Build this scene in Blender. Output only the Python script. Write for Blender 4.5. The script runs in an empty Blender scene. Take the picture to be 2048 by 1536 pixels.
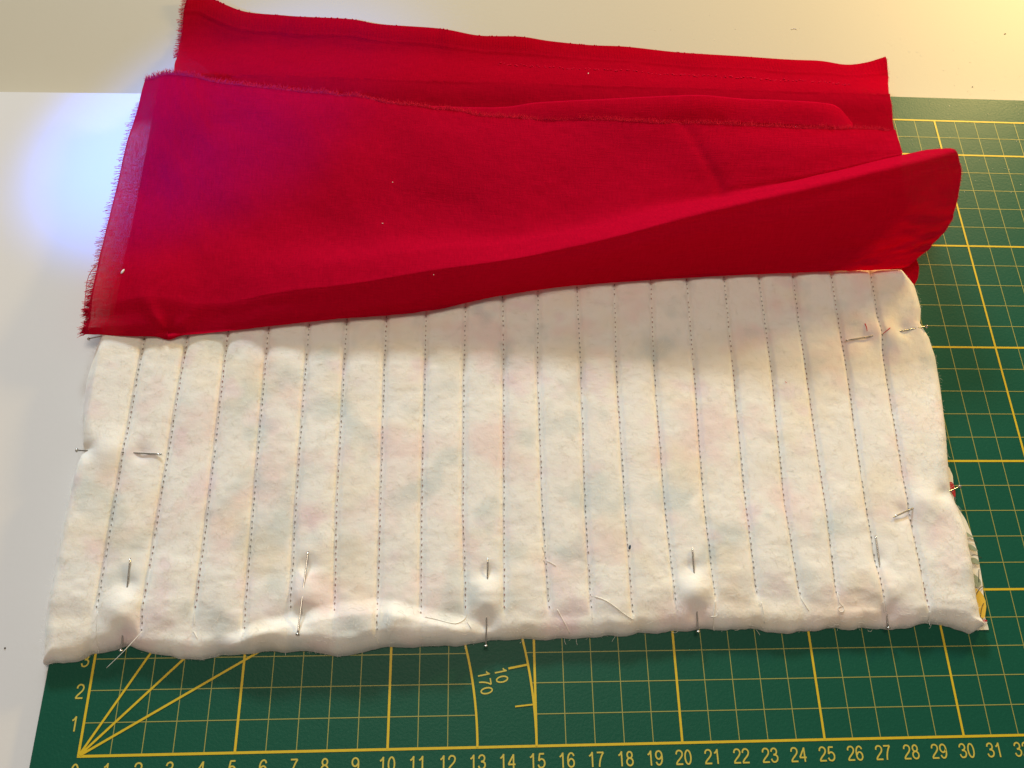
# Quilted sewing panel pinned to red lining on a green cutting mat.  Units inside: centimetres, scaled to metres on build.
import bpy, math, random
import numpy as np
from mathutils import Matrix, Vector, Quaternion

S = 0.01
random.seed(11)
rng = np.random.default_rng(5)
scene = bpy.context.scene
COL = scene.collection

# ------------------------------------------------------------------ camera
cam_d = bpy.data.cameras.new('camera')
cam = bpy.data.objects.new('camera', cam_d); COL.objects.link(cam)
CR = [[0.99799, -0.006293, -0.063054], [-0.017806, 0.927114, -0.374356], [0.060814, 0.374726, 0.925139]]
CP = [12.402, 1.326, 29.326]
cam_d.sensor_fit = 'HORIZONTAL'; cam_d.sensor_width = 36.0; cam_d.lens = 27.8771
cam_d.clip_start = 0.01; cam_d.clip_end = 20.0
m = Matrix(CR).to_4x4(); m.translation = Vector([c * S for c in CP]); cam.matrix_world = m
scene.camera = cam

# ------------------------------------------------------------------ world and lamps
world = bpy.data.worlds.new('World'); scene.world = world; world.use_nodes = True
bg = world.node_tree.nodes['Background']
bg.inputs['Color'].default_value = (1.0, 0.86, 0.72, 1); bg.inputs['Strength'].default_value = 0.20

def area(name, loc, target, size, power, color, shape='DISK', size_y=None, spread=180):
    d = bpy.data.lights.new(name, 'AREA'); d.shape = shape; d.size = size * S
    if size_y: d.size_y = size_y * S
    d.energy = power; d.color = color; d.spread = math.radians(spread)
    o = bpy.data.objects.new(name, d); COL.objects.link(o)
    o.location = Vector(loc) * S
    o.rotation_euler = (Vector(target) - Vector(loc)).to_track_quat('-Z', 'Y').to_euler()
    return o

area('window_light', (-25, 215, 84), (12, 16, 0), 60, 42.0, (0.80, 0.94, 1.0), 'RECTANGLE', 18)
def spot(name, loc, target, cone, blend, power, color, radius):
    d = bpy.data.lights.new(name, 'SPOT'); d.energy = power; d.color = color; d.spot_size = math.radians(cone)
    d.spot_blend = blend; d.shadow_soft_size = radius * S
    o = bpy.data.objects.new(name, d); COL.objects.link(o); o.location = Vector(loc) * S
    o.rotation_euler = (Vector(target) - Vector(loc)).to_track_quat('-Z', 'Y').to_euler()
spot('cool_machine_lamp', (-28, 0, 33), (0.3, 25.3, 0.3), 16.0, 1.0, 36.0, (0.02, 0.19, 1.0), 1.0)
area('warm_desk_lamp', (60, 56, 20), (30, 18, 0), 7, 2.7, (1.0, 0.69, 0.24))
area('ceiling_lamp', (12, 40, 150), (14, 14, 0), 60, 8.0, (1.0, 0.83, 0.65))

scene.view_settings.view_transform = 'Standard'
scene.view_settings.look = 'None'
scene.view_settings.exposure = 0.0
scene.view_settings.gamma = 1.0
scene.cycles.use_denoising = True
scene.cycles.max_bounces = 10
scene.cycles.transparent_max_bounces = 12

# ------------------------------------------------------------------ material helpers
def mat(name):
    M = bpy.data.materials.new(name); M.use_nodes = True
    nt = M.node_tree
    return M, nt, nt.nodes['Principled BSDF'], nt.nodes['Material Output']

def node(nt, kind, **kw):
    n = nt.nodes.new(kind)
    for k, v in kw.items():
        if k.startswith('i_'):
            key = k[2:]
            n.inputs[int(key) if key.isdigit() else key.replace('_', ' ')].default_value = v
        else: setattr(n, k, v)
    return n

def coords(nt, scale=(1, 1, 1), kind='Object', rot=(0, 0, 0)):
    tc = node(nt, 'ShaderNodeTexCoord'); mp = node(nt, 'ShaderNodeMapping')
    mp.inputs['Scale'].default_value = scale; mp.inputs['Rotation'].default_value = rot
    nt.links.new(tc.outputs[kind], mp.inputs[0]); return mp.outputs[0]

def noise(nt, vec, scale, detail=3, rough=0.55):
    n = node(nt, 'ShaderNodeTexNoise'); n.inputs['Scale'].default_value = scale
    n.inputs['Detail'].default_value = detail; n.inputs['Roughness'].default_value = rough
    nt.links.new(vec, n.inputs['Vector']); return n.outputs['Fac']

def ramp(nt, fac, stops):
    r = node(nt, 'ShaderNodeValToRGB'); e = r.color_ramp.elements
    while len(e) < len(stops): e.new(0.5)
    for k, (p, c) in enumerate(stops):
        e[k].position = p; e[k].color = (*c, 1) if len(c) == 3 else c
    nt.links.new(fac, r.inputs[0]); return r.outputs[0]

def mix(nt, fac, a, b, blend='MIX'):
    n = node(nt, 'ShaderNodeMix', data_type='RGBA', blend_type=blend)
    for sock, v in ((n.inputs[0], fac), (n.inputs[6], a), (n.inputs[7], b)):
        if hasattr(v, 'is_output') and v.is_output: nt.links.new(v, sock)
        elif isinstance(v, tuple): sock.default_value = (*v, 1) if len(v) == 3 else v
        else: sock.default_value = v
    return n.outputs[2]

def math_n(nt, op, a, b=None, c=None):
    n = node(nt, 'ShaderNodeMath', operation=op)
    for k, v in enumerate((a, b, c)):
        if v is None: continue
        if hasattr(v, 'is_output'): nt.links.new(v, n.inputs[k])
        else: n.inputs[k].default_value = v
    return n.outputs[0]

def bump(nt, h, strength, dist, bsdf, prev=None):
    b = node(nt, 'ShaderNodeBump'); b.inputs['Strength'].default_value = strength; b.inputs['Distance'].default_value = dist
    nt.links.new(h, b.inputs['Height'])
    if prev: nt.links.new(prev, b.inputs['Normal'])
    if bsdf: nt.links.new(b.outputs[0], bsdf.inputs['Normal'])
    return b.outputs[0]

# ---- materials
def table_material(name, color, rough, spec, warm):
    M, nt, b, o = mat(name)
    v = coords(nt)
    n1 = noise(nt, v, 9, 4)
    n2 = noise(nt, v, 420, 2)
    c = mix(nt, n1, tuple(x * 0.965 for x in color), color)
    c = mix(nt, ramp(nt, noise(nt, v, 55, 4, .7), [(0.62, (0, 0, 0)), (0.8, (0.25,) * 3)]), c, tuple(x * y for x, y in zip(color, warm)))
    nt.links.new(c, b.inputs['Base Color'])
    r = node(nt, 'ShaderNodeMapRange'); nt.links.new(n1, r.inputs[0]); r.inputs[3].default_value = rough - .03; r.inputs[4].default_value = rough + .04
    nt.links.new(r.outputs[0], b.inputs['Roughness'])
    b.inputs['Specular IOR Level'].default_value = spec
    bump(nt, n2, 0.12, 0.0002, b)
    return M
M_TABLE = table_material('white_glossy_laminate', (0.73, 0.73, 0.735), 0.3, 0.5, (.9, .88, .82))
M_SILL = table_material('cream_matte_laminate', (0.50, 0.455, 0.355), 0.6, 0.2, (.92, .9, .84))

def mat_material():
    M, nt, b, o = mat('green_vinyl')
    v = coords(nt)
    grain = noise(nt, v, 1100, 2, .6)
    c = mix(nt, noise(nt, v, 14, 4), (0.004, 0.076, 0.047), (0.0055, 0.088, 0.054))
    c = mix(nt, ramp(nt, noise(nt, v, 900, 1), [(0.60, (0, 0, 0)), (0.75, (0.18,) * 3)]), c, (0.015, 0.13, 0.08))
    nt.links.new(c, b.inputs['Base Color'])
    b.inputs['Roughness'].default_value = 0.44
    b.inputs['Specular IOR Level'].default_value = 0.18
    bump(nt, grain, 0.35, 0.0002, b)
    return M
M_MAT = mat_material()

def ink(name, color):
    M, nt, b, o = mat(name)
    v = coords(nt)
    c = mix(nt, noise(nt, v, 700, 2), tuple(x * .8 for x in color), color)
    nt.links.new(c, b.inputs['Base Color']); b.inputs['Roughness'].default_value = 0.5
    return M
M_BOLD = ink('yellow_print', (0.68, 0.49, 0.01))
M_FINE = ink('pale_yellow_print', (0.33, 0.33, 0.075))
M_NUM = ink('number_print', (0.60, 0.50, 0.07))

def batting_material():
    M, nt, b, o = mat('white_batting')
    v = coords(nt)
    base = (0.81, 0.785, 0.735)
    def patch(scale, lo, hi, col, amt, off):
        nonlocal c
        vv = coords(nt); ad = node(nt, 'ShaderNodeVectorMath', operation='ADD'); ad.inputs[1].default_value = off
        nt.links.new(vv, ad.inputs[0])
        n = noise(nt, ad.outputs[0], scale, 2.5, .5)
        c = mix(nt, ramp(nt, n, [(lo, (0, 0, 0)), (hi, (amt,) * 3)]), c, col)
    c = mix(nt, noise(nt, v, 30, 3), base, (0.83, 0.815, 0.775))
    patch(46, .52, .66, (0.78, 0.55, 0.54), .45, (1.3, .2, 0))
    patch(52, .55, .68, (0.47, 0.55, 0.55), .50, (.1, 3.1, 0))
    patch(38, .54, .68, (0.80, 0.66, 0.42), .32, (4.1, 1.1, 0))
    patch(60, .58, .70, (0.72, 0.52, 0.60), .38, (7.7, 2.3, 0))
    fine = noise(nt, v, 520, 4, .7)
    c = mix(nt, fine, c, mix(nt, 0.12, c, (0.95, 0.93, 0.9)))
    nt.links.new(c, b.inputs['Base Color'])
    b.inputs['Roughness'].default_value = 0.9
    b.inputs['Specular IOR Level'].default_value = 0.15
    b.inputs['Sheen Weight'].default_value = 0.25
    b.inputs['Subsurface Weight'].default_value = 0.25
    b.inputs['Subsurface Radius'].default_value = (0.0016, 0.0012, 0.0009)
    b.inputs['Subsurface Scale'].default_value = 1.0
    p = bump(nt, noise(nt, v, 420, 3, .6), 0.05, 0.0006, None)
    p = bump(nt, noise(nt, v, 1200, 2, .6), 0.15, 0.0005, None, p)
    nt.links.new(p, b.inputs['Normal'])
    return M
M_BAT = batting_material()

def cloth_material(name, color, open_weave, selvage=False):
    M, nt, b, o = mat(name)
    uv = coords(nt, kind='UV')                        # UV in cm along the cloth
    sep = node(nt, 'ShaderNodeSeparateXYZ'); nt.links.new(uv, sep.inputs[0])
    def stretched(sx, sy):
        mp = node(nt, 'ShaderNodeMapping'); mp.inputs['Scale'].default_value = (sx, sy, 1)
        nt.links.new(uv, mp.inputs[0]); return mp.outputs[0]
    w1 = noise(nt, stretched(17, 1.6), 1, 2)             # warp threads
    w2 = noise(nt, stretched(1.6, 17), 1, 2)             # weft threads
    weave = math_n(nt, 'MULTIPLY', math_n(nt, 'ADD', w1, w2), .5)
    big = noise(nt, stretched(.5, .5), 1, 4)
    c = mix(nt, weave, tuple(x * .52 for x in color), tuple(min(x * 1.5, 1) for x in color))
    c = mix(nt, math_n(nt, 'MULTIPLY', big, .35), c, tuple(x * .8 for x in color))
    nt.links.new(c, b.inputs['Base Color'])
    b.inputs['Roughness'].default_value = 0.9
    b.inputs['Specular IOR Level'].default_value = 0.0
    b.inputs['Sheen Weight'].default_value = 0.08
    b.inputs['Sheen Roughness'].default_value = 0.35
    b.inputs['Sheen Tint'].default_value = (1.0, 0.0, 0.2, 1)
    h = weave
    if selvage:
        rib = math_n(nt, 'SINE', math_n(nt, 'MULTIPLY', sep.outputs[0], 42.0))
        band = ramp(nt, math_n(nt, 'DIVIDE', sep.outputs[1], 2.0), [(0.44, (1, 1, 1)), (0.52, (0, 0, 0))])
        h = math_n(nt, 'ADD', weave, math_n(nt, 'MULTIPLY', math_n(nt, 'MULTIPLY', rib, .16), band))
    p = bump(nt, h, 0.5, 0.0004, None)
    p = bump(nt, noise(nt, stretched(1.6, 1.6), 1, 3, .5), 0.10, 0.002, None, p)
    nt.links.new(p, b.inputs['Normal'])
    tr = node(nt, 'ShaderNodeBsdfTranslucent'); tr.inputs[0].default_value = (min(color[0] * 1.3, 1), 0.0, color[2] * .4, 1)
    ms = node(nt, 'ShaderNodeMixShader'); ms.inputs[0].default_value = 0.45
    nt.links.new(b.outputs[0], ms.inputs[1]); nt.links.new(tr.outputs[0], ms.inputs[2])
    tp = node(nt, 'ShaderNodeBsdfTransparent'); tp.inputs[0].default_value = (1, .8, .8, 1)
    ms2 = node(nt, 'ShaderNodeMixShader')
    hole = ramp(nt, weave, [(0.34, (open_weave * 2.0,) * 3), (0.6, (open_weave * .35,) * 3)])
    loose = ramp(nt, math_n(nt, 'DIVIDE', sep.outputs[0], 10.0), [(0.15, (1, 1, 1)), (0.26, (.12,) * 3)])
    loose = math_n(nt, 'MULTIPLY', loose, ramp(nt, math_n(nt, 'DIVIDE', sep.outputs[1], 10.0), [(0.22, (.1,) * 3), (0.28, (1, 1, 1))]))   # the weave loosens towards the frayed end
    nt.links.new(math_n(nt, 'MULTIPLY', hole, loose), ms2.inputs[0])
    nt.links.new(ms.outputs[0], ms2.inputs[1]); nt.links.new(tp.outputs[0], ms2.inputs[2])
    nt.links.new(ms2.outputs[0], o.inputs['Surface'])
    return M
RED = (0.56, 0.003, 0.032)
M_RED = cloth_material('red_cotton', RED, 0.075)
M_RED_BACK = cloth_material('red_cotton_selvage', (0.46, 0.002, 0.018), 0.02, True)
M_RED_UNDER = cloth_material('red_cotton_under', RED, 0.01)

def simple(name, color, rough=.6, metal=0., spec=.4, trans=0.):
    M, nt, b, o = mat(name)
    v = coords(nt)
    c = mix(nt, noise(nt, v, 500, 2), tuple(x * .85 for x in color), color)
    nt.links.new(c, b.inputs['Base Color']); b.inputs['Roughness'].default_value = rough
    b.inputs['Metallic'].default_value = metal; b.inputs['Specular IOR Level'].default_value = spec
    return M
M_FRAY = simple('red_thread', (0.62, 0.006, 0.04), .8, spec=.03)
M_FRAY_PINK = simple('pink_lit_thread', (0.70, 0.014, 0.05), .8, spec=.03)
M_STEEL = simple('pin_steel', (0.62, 0.60, 0.56), .22, 1.0)
M_WHITE_THREAD = simple('white_thread', (0.84, 0.82, 0.76), .55)
M_FIBRE = simple('batting_fibre', (0.86, 0.83, 0.76), .6)
M_LINT = simple('white_lint', (0.85, 0.80, 0.78), .8)
M_SMUDGE = simple('dark_speck', (0.10, 0.075, 0.05), .8)
M_DUST = simple('pale_dust', (0.80, 0.76, 0.62), .7)
M_FLECK = simple('slate_fleck', (0.05, 0.07, 0.10), .8)
M_PETAL = simple('print_yellow', (0.72, 0.47, 0.05), .7)
M_LEAF = simple('print_sage', (0.30, 0.34, 0.22), .7)
M_OUTLINE = simple('print_outline', (0.05, 0.05, 0.035), .7)
M_PRINT_RED = simple('print_red', (0.45, 0.015, 0.02), .7)

def stitch_material():
    M, nt, b, o = mat('stitch_hole_thread')
    v = coords(nt)
    c = ramp(nt, noise(nt, v, 22, 2), [(0.38, (0.34, 0.18, 0.15)), (0.5, (0.28, 0.22, 0.17)), (0.62, (0.22, 0.22, 0.21))])
    nt.links.new(c, b.inputs['Base Color']); b.inputs['Roughness'].default_value = .8
    return M
M_STITCH = stitch_material()

def print_material():
    M, nt, b, o = mat('floral_print_cotton')
    v = coords(nt)
    c = mix(nt, ramp(nt, noise(nt, v, 60, 2), [(.5, (0, 0, 0)), (.56, (1, 1, 1))]), (0.78, 0.72, 0.58), (0.74, 0.70, 0.56))
    nt.links.new(c, b.inputs['Base Color']); b.inputs['Roughness'].default_value = .8
    return M
M_PRINT = print_material()

# ------------------------------------------------------------------ object helpers
def tag(o, label, cat, group=None):
    o['label'] = label; o['category'] = cat
    if group: o['group'] = group

def empty(name, loc):
    o = bpy.data.objects.new(name, None); COL.objects.link(o)
    o.location = Vector(loc) * S; o.empty_display_size = .01
    return o

def build(name, verts, faces, material, parent=None, smooth=True, uvs=None, loc=None):
    """verts in world centimetres; the object sits at its parent's base (or loc)."""
    V = np.asarray(verts, float)
    base = np.array(parent.location) / S if parent else np.array(loc if loc is not None else (0, 0, 0), float)
    if parent:
        p = parent.parent
        while p: base = base + np.array(p.location) / S; p = p.parent
    me = bpy.data.meshes.new(name)
    me.from_pydata([tuple(q) for q in (V - base) * S], [], faces)
    if uvs is not None:
        layer = me.uv_layers.new(name='UVMap')
        idx = np.empty(len(me.loops), dtype=np.int32); me.loops.foreach_get('vertex_index', idx)
        layer.data.foreach_set('uv', np.asarray(uvs, np.float32)[idx].ravel())
    if smooth: me.polygons.foreach_set('use_smooth', [True] * len(me.polygons))
    me.materials.append(material); me.update()
    o = bpy.data.objects.new(name, me); COL.objects.link(o)
    if parent: o.parent = parent
    else: o.location = Vector(base) * S
    return o

def grid_faces(nu, nv):
    return [(j * nu + i, j * nu + i + 1, (j + 1) * nu + i + 1, (j + 1) * nu + i) for j in range(nv - 1) for i in range(nu - 1)]

def tube(pts, r, sides=5, taper=(1, 1), cap=True):
    pts = [Vector(p) for p in pts]; V = []; F = []
    n = len(pts)
    for k, p in enumerate(pts):
        t = (pts[min(k + 1, n - 1)] - pts[max(k - 1, 0)]).normalized()
        a = t.cross(Vector((0, 0, 1)))
        if a.length < 1e-4: a = t.cross(Vector((0, 1, 0)))
        a.normalize(); bb = t.cross(a)
        rr = r * (taper[0] + (taper[1] - taper[0]) * k / max(n - 1, 1))
        for s in range(sides):
            an = 2 * math.pi * s / sides
            V.append(p + a * (math.cos(an) * rr) + bb * (math.sin(an) * rr))
    for k in range(n - 1):
        for s in range(sides):
            F.append((k * sides + s, k * sides + (s + 1) % sides, (k + 1) * sides + (s + 1) % sides, (k + 1) * sides + s))
    if cap:
        F.append(tuple(range(sides))[::-1]); F.append(tuple((n - 1) * sides + s for s in range(sides)))
    return V, F

class Mesh:
    def __init__(self): self.V = []; self.F = []
    def add(self, VF):
        V, F = VF; o = len(self.V); self.V += [tuple(v) for v in V]; self.F += [tuple(i + o for i in f) for f in F]
    def quad(self, pts):
        o = len(self.V); self.V += [tuple(p) for p in pts]; self.F.append(tuple(range(o, o + len(pts))))

def smooth_path(pts, n):
    """Catmull-Rom through points (k x d)."""
    P = np.asarray(pts, float)
    if len(P) == 2: return P[0] + (P[1] - P[0]) * np.linspace(0, 1, n)[:, None]
    Q = np.vstack([2 * P[0] - P[1], P, 2 * P[-1] - P[-2]])
    t = np.linspace(0, len(P) - 1, n); i = np.minimum(t.astype(int), len(P) - 2); f = (t - i)[:, None]
    a, b, c, d = Q[i], Q[i + 1], Q[i + 2], Q[i + 3]
    return .5 * (2 * b + (c - a) * f + (2 * a - 5 * b + 4 * c - d) * f ** 2 + (3 * b - a - 3 * c + d) * f ** 3)

_tab = rng.random((256, 256))
def vnoise(x, y, seed=0):
    x = np.asarray(x, float) + seed * 17.31; y = np.asarray(y, float) + seed * 9.77
    xi = np.floor(x).astype(int); yi = np.floor(y).astype(int); fx = x - xi; fy = y - yi
    fx = fx * fx * fx * (fx * (fx * 6 - 15) + 10); fy = fy * fy * fy * (fy * (fy * 6 - 15) + 10)
    g = lambda a, b: _tab[a % 256, b % 256]
    return (g(xi, yi) * (1 - fx) * (1 - fy) + g(xi + 1, yi) * fx * (1 - fy) + g(xi, yi + 1) * (1 - fx) * fy + g(xi + 1, yi + 1) * fx * fy) * 2 - 1
def fbm(x, y, seed=0, oct=3):
    return sum(vnoise(x * 2 ** k, y * 2 ** k, seed + k) * .5 ** k for k in range(oct))
def itp(v, pts): 
    P = np.asarray(pts); return np.interp(v, P[:, 0], P[:, 1])
def sstep(a, b, v):
    t = np.clip((v - a) / (b - a), 0, 1); return t * t * (3 - 2 * t)

def slab(corners, z0, z1, bev=.12):
    """polygon prism with a chamfered top edge"""
    P = np.asarray(corners, float); c = P.mean(0); n = len(P)
    d = P - c; ins = P - d / np.linalg.norm(d, axis=1)[:, None] * bev
    V = [(*p, z0) for p in P] + [(*p, z1 - bev) for p in P] + [(*p, z1) for p in ins]
    F = [tuple(range(n))[::-1], tuple(range(2 * n, 3 * n))]
    for k in range(n):
        j = (k + 1) % n
        F += [(k, j, n + j, n + k), (n + k, n + j, 2 * n + j, 2 * n + k)]
    return V, F

# ------------------------------------------------------------------ setting: two table tops meeting along a joint
TZ = -0.25
FZ = -1.55            # the cream surface lies a little lower than the white table
jl = lambda x: 27.55 + .022 * x
v, fc = slab([(-70, -45), (90, -45), (90, jl(90)), (-70, jl(-70))], TZ - 2.5, TZ, .012)
near = build('table_top', v, fc, M_TABLE, smooth=False, loc=(10, -9, TZ)); near['kind'] = 'structure'
near['label'] = 'glossy white table top under the mat'
v, fc = slab([(-70, jl(-70) + .015), (90, jl(90) + .015), (90, 95), (-70, 95)], FZ - 2.5, FZ, .012)
far = build('table_top', v, fc, M_SILL, smooth=False, loc=(10, 60, FZ)); far['kind'] = 'structure'
far['label'] = 'cream matte surface behind the white table'

# ------------------------------------------------------------------ cutting mat
mat_root = empty('cutting_mat', (22, 13, TZ))
tag(mat_root, 'green self-healing cutting mat with yellow centimetre grid and numbers', 'cutting mat')
x0, x1, y0, y1, rc = -1.5, 46.0, -1.6, 28.42, .5
outl = []
for cx, cy, a0 in ((x1 - rc, y1 - rc, 0), (x0 + rc, y1 - rc, 90), (x0 + rc, y0 + rc, 180), (x1 - rc, y0 + rc, 270)):
    for k in range(7):
        a = math.radians(a0 + 15 * k); outl.append((cx + rc * math.cos(a), cy + rc * math.sin(a)))
v, fc = slab(outl, TZ + .003, 0.0, .03)
build('mat_sheet', v, fc, M_MAT, mat_root, smooth=False)
LZ = .006
R_IN, R_OUT = 13.0, 15.0
def strip(a, b, w, z=LZ):
    a = Vector((*a, 0)); b = Vector((*b, 0)); t = (b - a).normalized(); n = Vector((-t.y, t.x, 0)) * (w / 2)
    return [(p.x, p.y, z) for p in (a - n, b - n, b + n, a + n)]
fine = Mesh(); bold = Mesh()
WF, WB = .030, .082
XM, YM = 44, 27
for x in range(0, XM + 1):
    is_b = x % 5 == 0 or x == XM
    if is_b and x not in (5, 10): bold.quad(strip((x, 0), (x, YM), WB, LZ + .006))
    elif x in (5, 10):
        bold.quad(strip((x, 0), (x, math.sqrt(R_IN ** 2 - x * x)), WB, LZ + .006)); bold.quad(strip((x, math.sqrt(R_OUT ** 2 - x * x)), (x, YM), WB, LZ + .006))
    elif x < 13:
        fine.quad(strip((x, .04), (x, math.sqrt(R_IN ** 2 - x * x)), WF)); fine.quad(strip((x, math.sqrt(R_OUT ** 2 - x * x)), (x, YM), WF))
    elif x < 15: fine.quad(strip((x, math.sqrt(R_OUT ** 2 - x * x)), (x, YM), WF))
    else: fine.quad(strip((x, .04), (x, YM), WF))
for y in range(0, YM + 1):
    is_b = y % 5 == 0 or y == YM
    tgt, w, z = (bold, WB, LZ + .003) if is_b else (fine, WF, LZ + .0015)
    if y in (0, YM) or y >= 15: tgt.quad(strip((-.04, y), (XM + .04, y), w, z))
    elif y >= 13: tgt.quad(strip((math.sqrt(R_OUT ** 2 - y * y), y), (XM, y), w, z))
    else:
        tgt.quad(strip((0, y), (math.sqrt(R_IN ** 2 - y * y), y), w, z)); tgt.quad(strip((math.sqrt(R_OUT ** 2 - y * y), y), (XM, y), w, z))
build('fine_grid_lines', fine.V, fine.F, M_FINE, mat_root, smooth=False)
build('bold_grid_lines', bold.V, bold.F, M_BOLD, mat_root, smooth=False)
ang = Mesh()
for k, a in enumerate((30, 45, 60)):
    c, s = math.cos(math.radians(a)), math.sin(math.radians(a)); ang.quad(strip((.06 * c, .06 * s), (R_IN * c, R_IN * s), .075, LZ + .009 + .0012 * k))
build('angle_lines', ang.V, ang.F, M_BOLD, mat_root, smooth=False)
arc = Mesh()
for rr, dz in ((R_IN, 0), (R_OUT, .0015)):
    for k in range(90):
        a, b_ = math.radians(k), math.radians(k + 1); h = .038
        arc.quad([((rr - h) * math.cos(a), (rr - h) * math.sin(a), LZ + .013 + dz), ((rr + h) * math.cos(a), (rr + h) * math.sin(a), LZ + .013 + dz), ((rr + h) * math.cos(b_), (rr + h) * math.sin(b_), LZ + .013 + dz), ((rr - h) * math.cos(b_), (rr - h) * math.sin(b_), LZ + .013 + dz)])
for d in range(5, 90, 5):
    a = math.radians(d); r_in = 14.35 if d % 10 else 14.3
    arc.quad(strip((r_in * math.cos(a), r_in * math.sin(a)), ((R_OUT - .04) * math.cos(a), (R_OUT - .04) * math.sin(a)), .05 if d % 10 else .07, LZ + .012))
build('protractor_arcs', arc.V, arc.F, M_BOLD, mat_root, smooth=False)

STROKES = {
 '0': [[(.28 + .215 * math.cos(a), .5 + .46 * math.sin(a)) for a in np.linspace(0, 2 * math.pi, 25)]],
 '1': [[(.10, .72), (.22, .80), (.33, .96)], [(.33, 1.0), (.33, 0.0)]],
 '2': [[(.06, .70), (.09, .85), (.18, .94), (.29, .96), (.42, .92), (.50, .80), (.50, .68), (.45, .56), (.33, .42), (.16, .25), (.07, .12), (.05, .045)], [(.02, .045), (.53, .045)]],
 '3': [[(.06, .73), (.11, .88), (.26, .96), (.40, .92), (.47, .80), (.46, .67), (.38, .57), (.22, .53)], [(.22, .53), (.40, .50), (.50, .40), (.51, .26), (.43, .11), (.27, .04), (.12, .09), (.04, .26)]],
 '4': [[(.41, 0.0), (.41, .97)], [(.41, .95), (.04, .31)], [(.02, .30), (.55, .30)]],
 '5': [[(.48, .955), (.13, .955)], [(.155, .96), (.085, .49)], [(.085, .49), (.18, .58), (.30, .61), (.43, .55), (.51, .40), (.50, .24), (.42, .10), (.27, .04), (.12, .08), (.04, .24)]],
 '6': [[(.49, .76), (.43, .90), (.30, .96), (.16, .89), (.07, .70), (.05, .45), (.08, .20), (.17, .08), (.29, .04), (.43, .10), (.50, .27), (.47, .45), (.34, .57), (.19, .54), (.07, .38)]],
 '7': [[(.03, .955), (.52, .955)], [(.51, .95), (.38, .74), (.27, .47), (.21, .22), (.19, 0.0)]],
 '8': [[(.28 + .18 * math.cos(a), .745 + .21 * math.sin(a)) for a in np.linspace(0, 2 * math.pi, 21)], [(.28 + .225 * math.cos(a), .285 + .245 * math.sin(a)) for a in np.linspace(0, 2 * math.pi, 23)]]}
STROKES['9'] = [[(.56 - x, 1 - y) for x, y in st] for st in STROKES['6']]
glyphs = {}
def text_mesh(txt, h):
    """flat printed digits: strokes of even width, like plain sans-serif numerals"""
    if (txt, h) in glyphs: return glyphs[(txt, h)]
    V = []; F = []; w = .056; adv = .645; W_ = adv * (len(txt) - 1) + .56; lay = 0
    for k, ch in enumerate(txt):
        for st in STROKES[ch]:
            P = np.array(st, float); n = 3 * len(P) if len(P) > 2 else 2
            P = smooth_path(P, n)
            T = np.gradient(P, axis=0); T /= np.linalg.norm(T, axis=1)[:, None] + 1e-9
            N = np.stack([-T[:, 1], T[:, 0]], 1) * w
            o = len(V); lay += .0004
            for p, q in zip(P, N):
                for sgn in (-1, 1): V.append(((p[0] + sgn * q[0] + adv * k - W_ / 2) * h * S, (p[1] + sgn * q[1] - .5) * h * S, lay * S))
            F += [(o + 2 * i, o + 2 * i + 2, o + 2 * i + 3, o + 2 * i + 1) for i in range(len(P) - 1)]
    me = bpy.data.meshes.new('number'); me.from_pydata(V, [], F); me.materials.append(M_NUM); glyphs[(txt, h)] = me
    return me
def number(txt, x, y, rot=0, h=.46):
    o = bpy.data.objects.new('number', text_mesh(txt, h)); COL.objects.link(o); o.parent = mat_root
    o.location = (Vector((x, y, LZ + .004)) - Vector(mat_root.location) / S) * S; o.rotation_euler.z = math.radians(rot)
for x in range(0, 45): number(str(x), x - (.04 if x < 10 else 0.0), -.45)
for y in range(1, 28): number(str(y), -.30 if y < 10 else -.5, y + (-.02))
for d in (10, 20, 30, 40, 50, 60, 70, 80):
    a = math.radians(d)
    number(str(d), 14.02 * math.cos(a - .012), 14.02 * math.sin(a - .012), d - 90, .42)
    number(str(180 - d), 13.43 * math.cos(a - .022), 13.43 * math.sin(a - .022), d - 90, .42)

# ------------------------------------------------------------------ quilted panel
LEFT = [(3.022, -1.653),(3.963, -1.871),(4.96, -1.933),(6.332, -1.929),(7.395, -1.959),(9.236, -1.918),(10.036, -1.743),(10.326, -1.579),(10.52, -1.704),(11.767, -2.001),(13.198, -2.091),(14.9, -1.918),(15.446, -1.992)]
RIGHT = [(3.713, 31.614),(3.98, 31.47),(4.607, 31.471),(5.519, 31.578),(6.453, 31.628),(7.024, 31.687),(7.603, 31.606),(8.152, 31.495),(8.588, 31.415),(9.596, 31.547),(11.475, 31.835),(12.997, 32.015),(14.346, 32.105),(15.267, 32.028),(15.921, 31.777),(16.566, 31.939),(17.656, 31.885),(18.442, 31.511),(18.758, 30.965)]
BOTTOM = [(-1.634, 2.832),(-0.616, 2.976),(0.407, 3.251),(1.04, 3.437),(1.999, 3.148),(3.447, 2.916),(4.182, 3.068),(5.518, 3.179),(6.878, 3.16),(8.255, 2.976),(9.614, 3.253),(11.347, 3.262),(12.655, 3.327),(13.798, 3.429),(15.569, 3.456),(17.356, 3.483),(19.168, 3.63),(20.991, 3.675),(22.827, 3.687),(24.102, 3.567),(25.79, 3.667),(28.034, 3.638),(29.391, 3.797),(30.318, 3.697),(31.027, 3.478),(31.649, 3.752)]
LIP = [(3.713, 2.992),(4.25, 3.252),(5.341, 3.765),(6.884, 4.135),(8.294, 4.382),(9.474, 4.501),(10.331, 4.359),(11.19, 4.15),(12.56, 3.87),(13.073, 3.666)]
BASE = [(-2.075, 14.815),(0.328, 14.821),(2.584, 14.976),(5.238, 15.333),(7.944, 15.698),(10.903, 16.073),(13.929, 16.754),(17.241, 17.316),(22.334, 17.826),(26.672, 18.069),(30.912, 18.241)]
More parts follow.
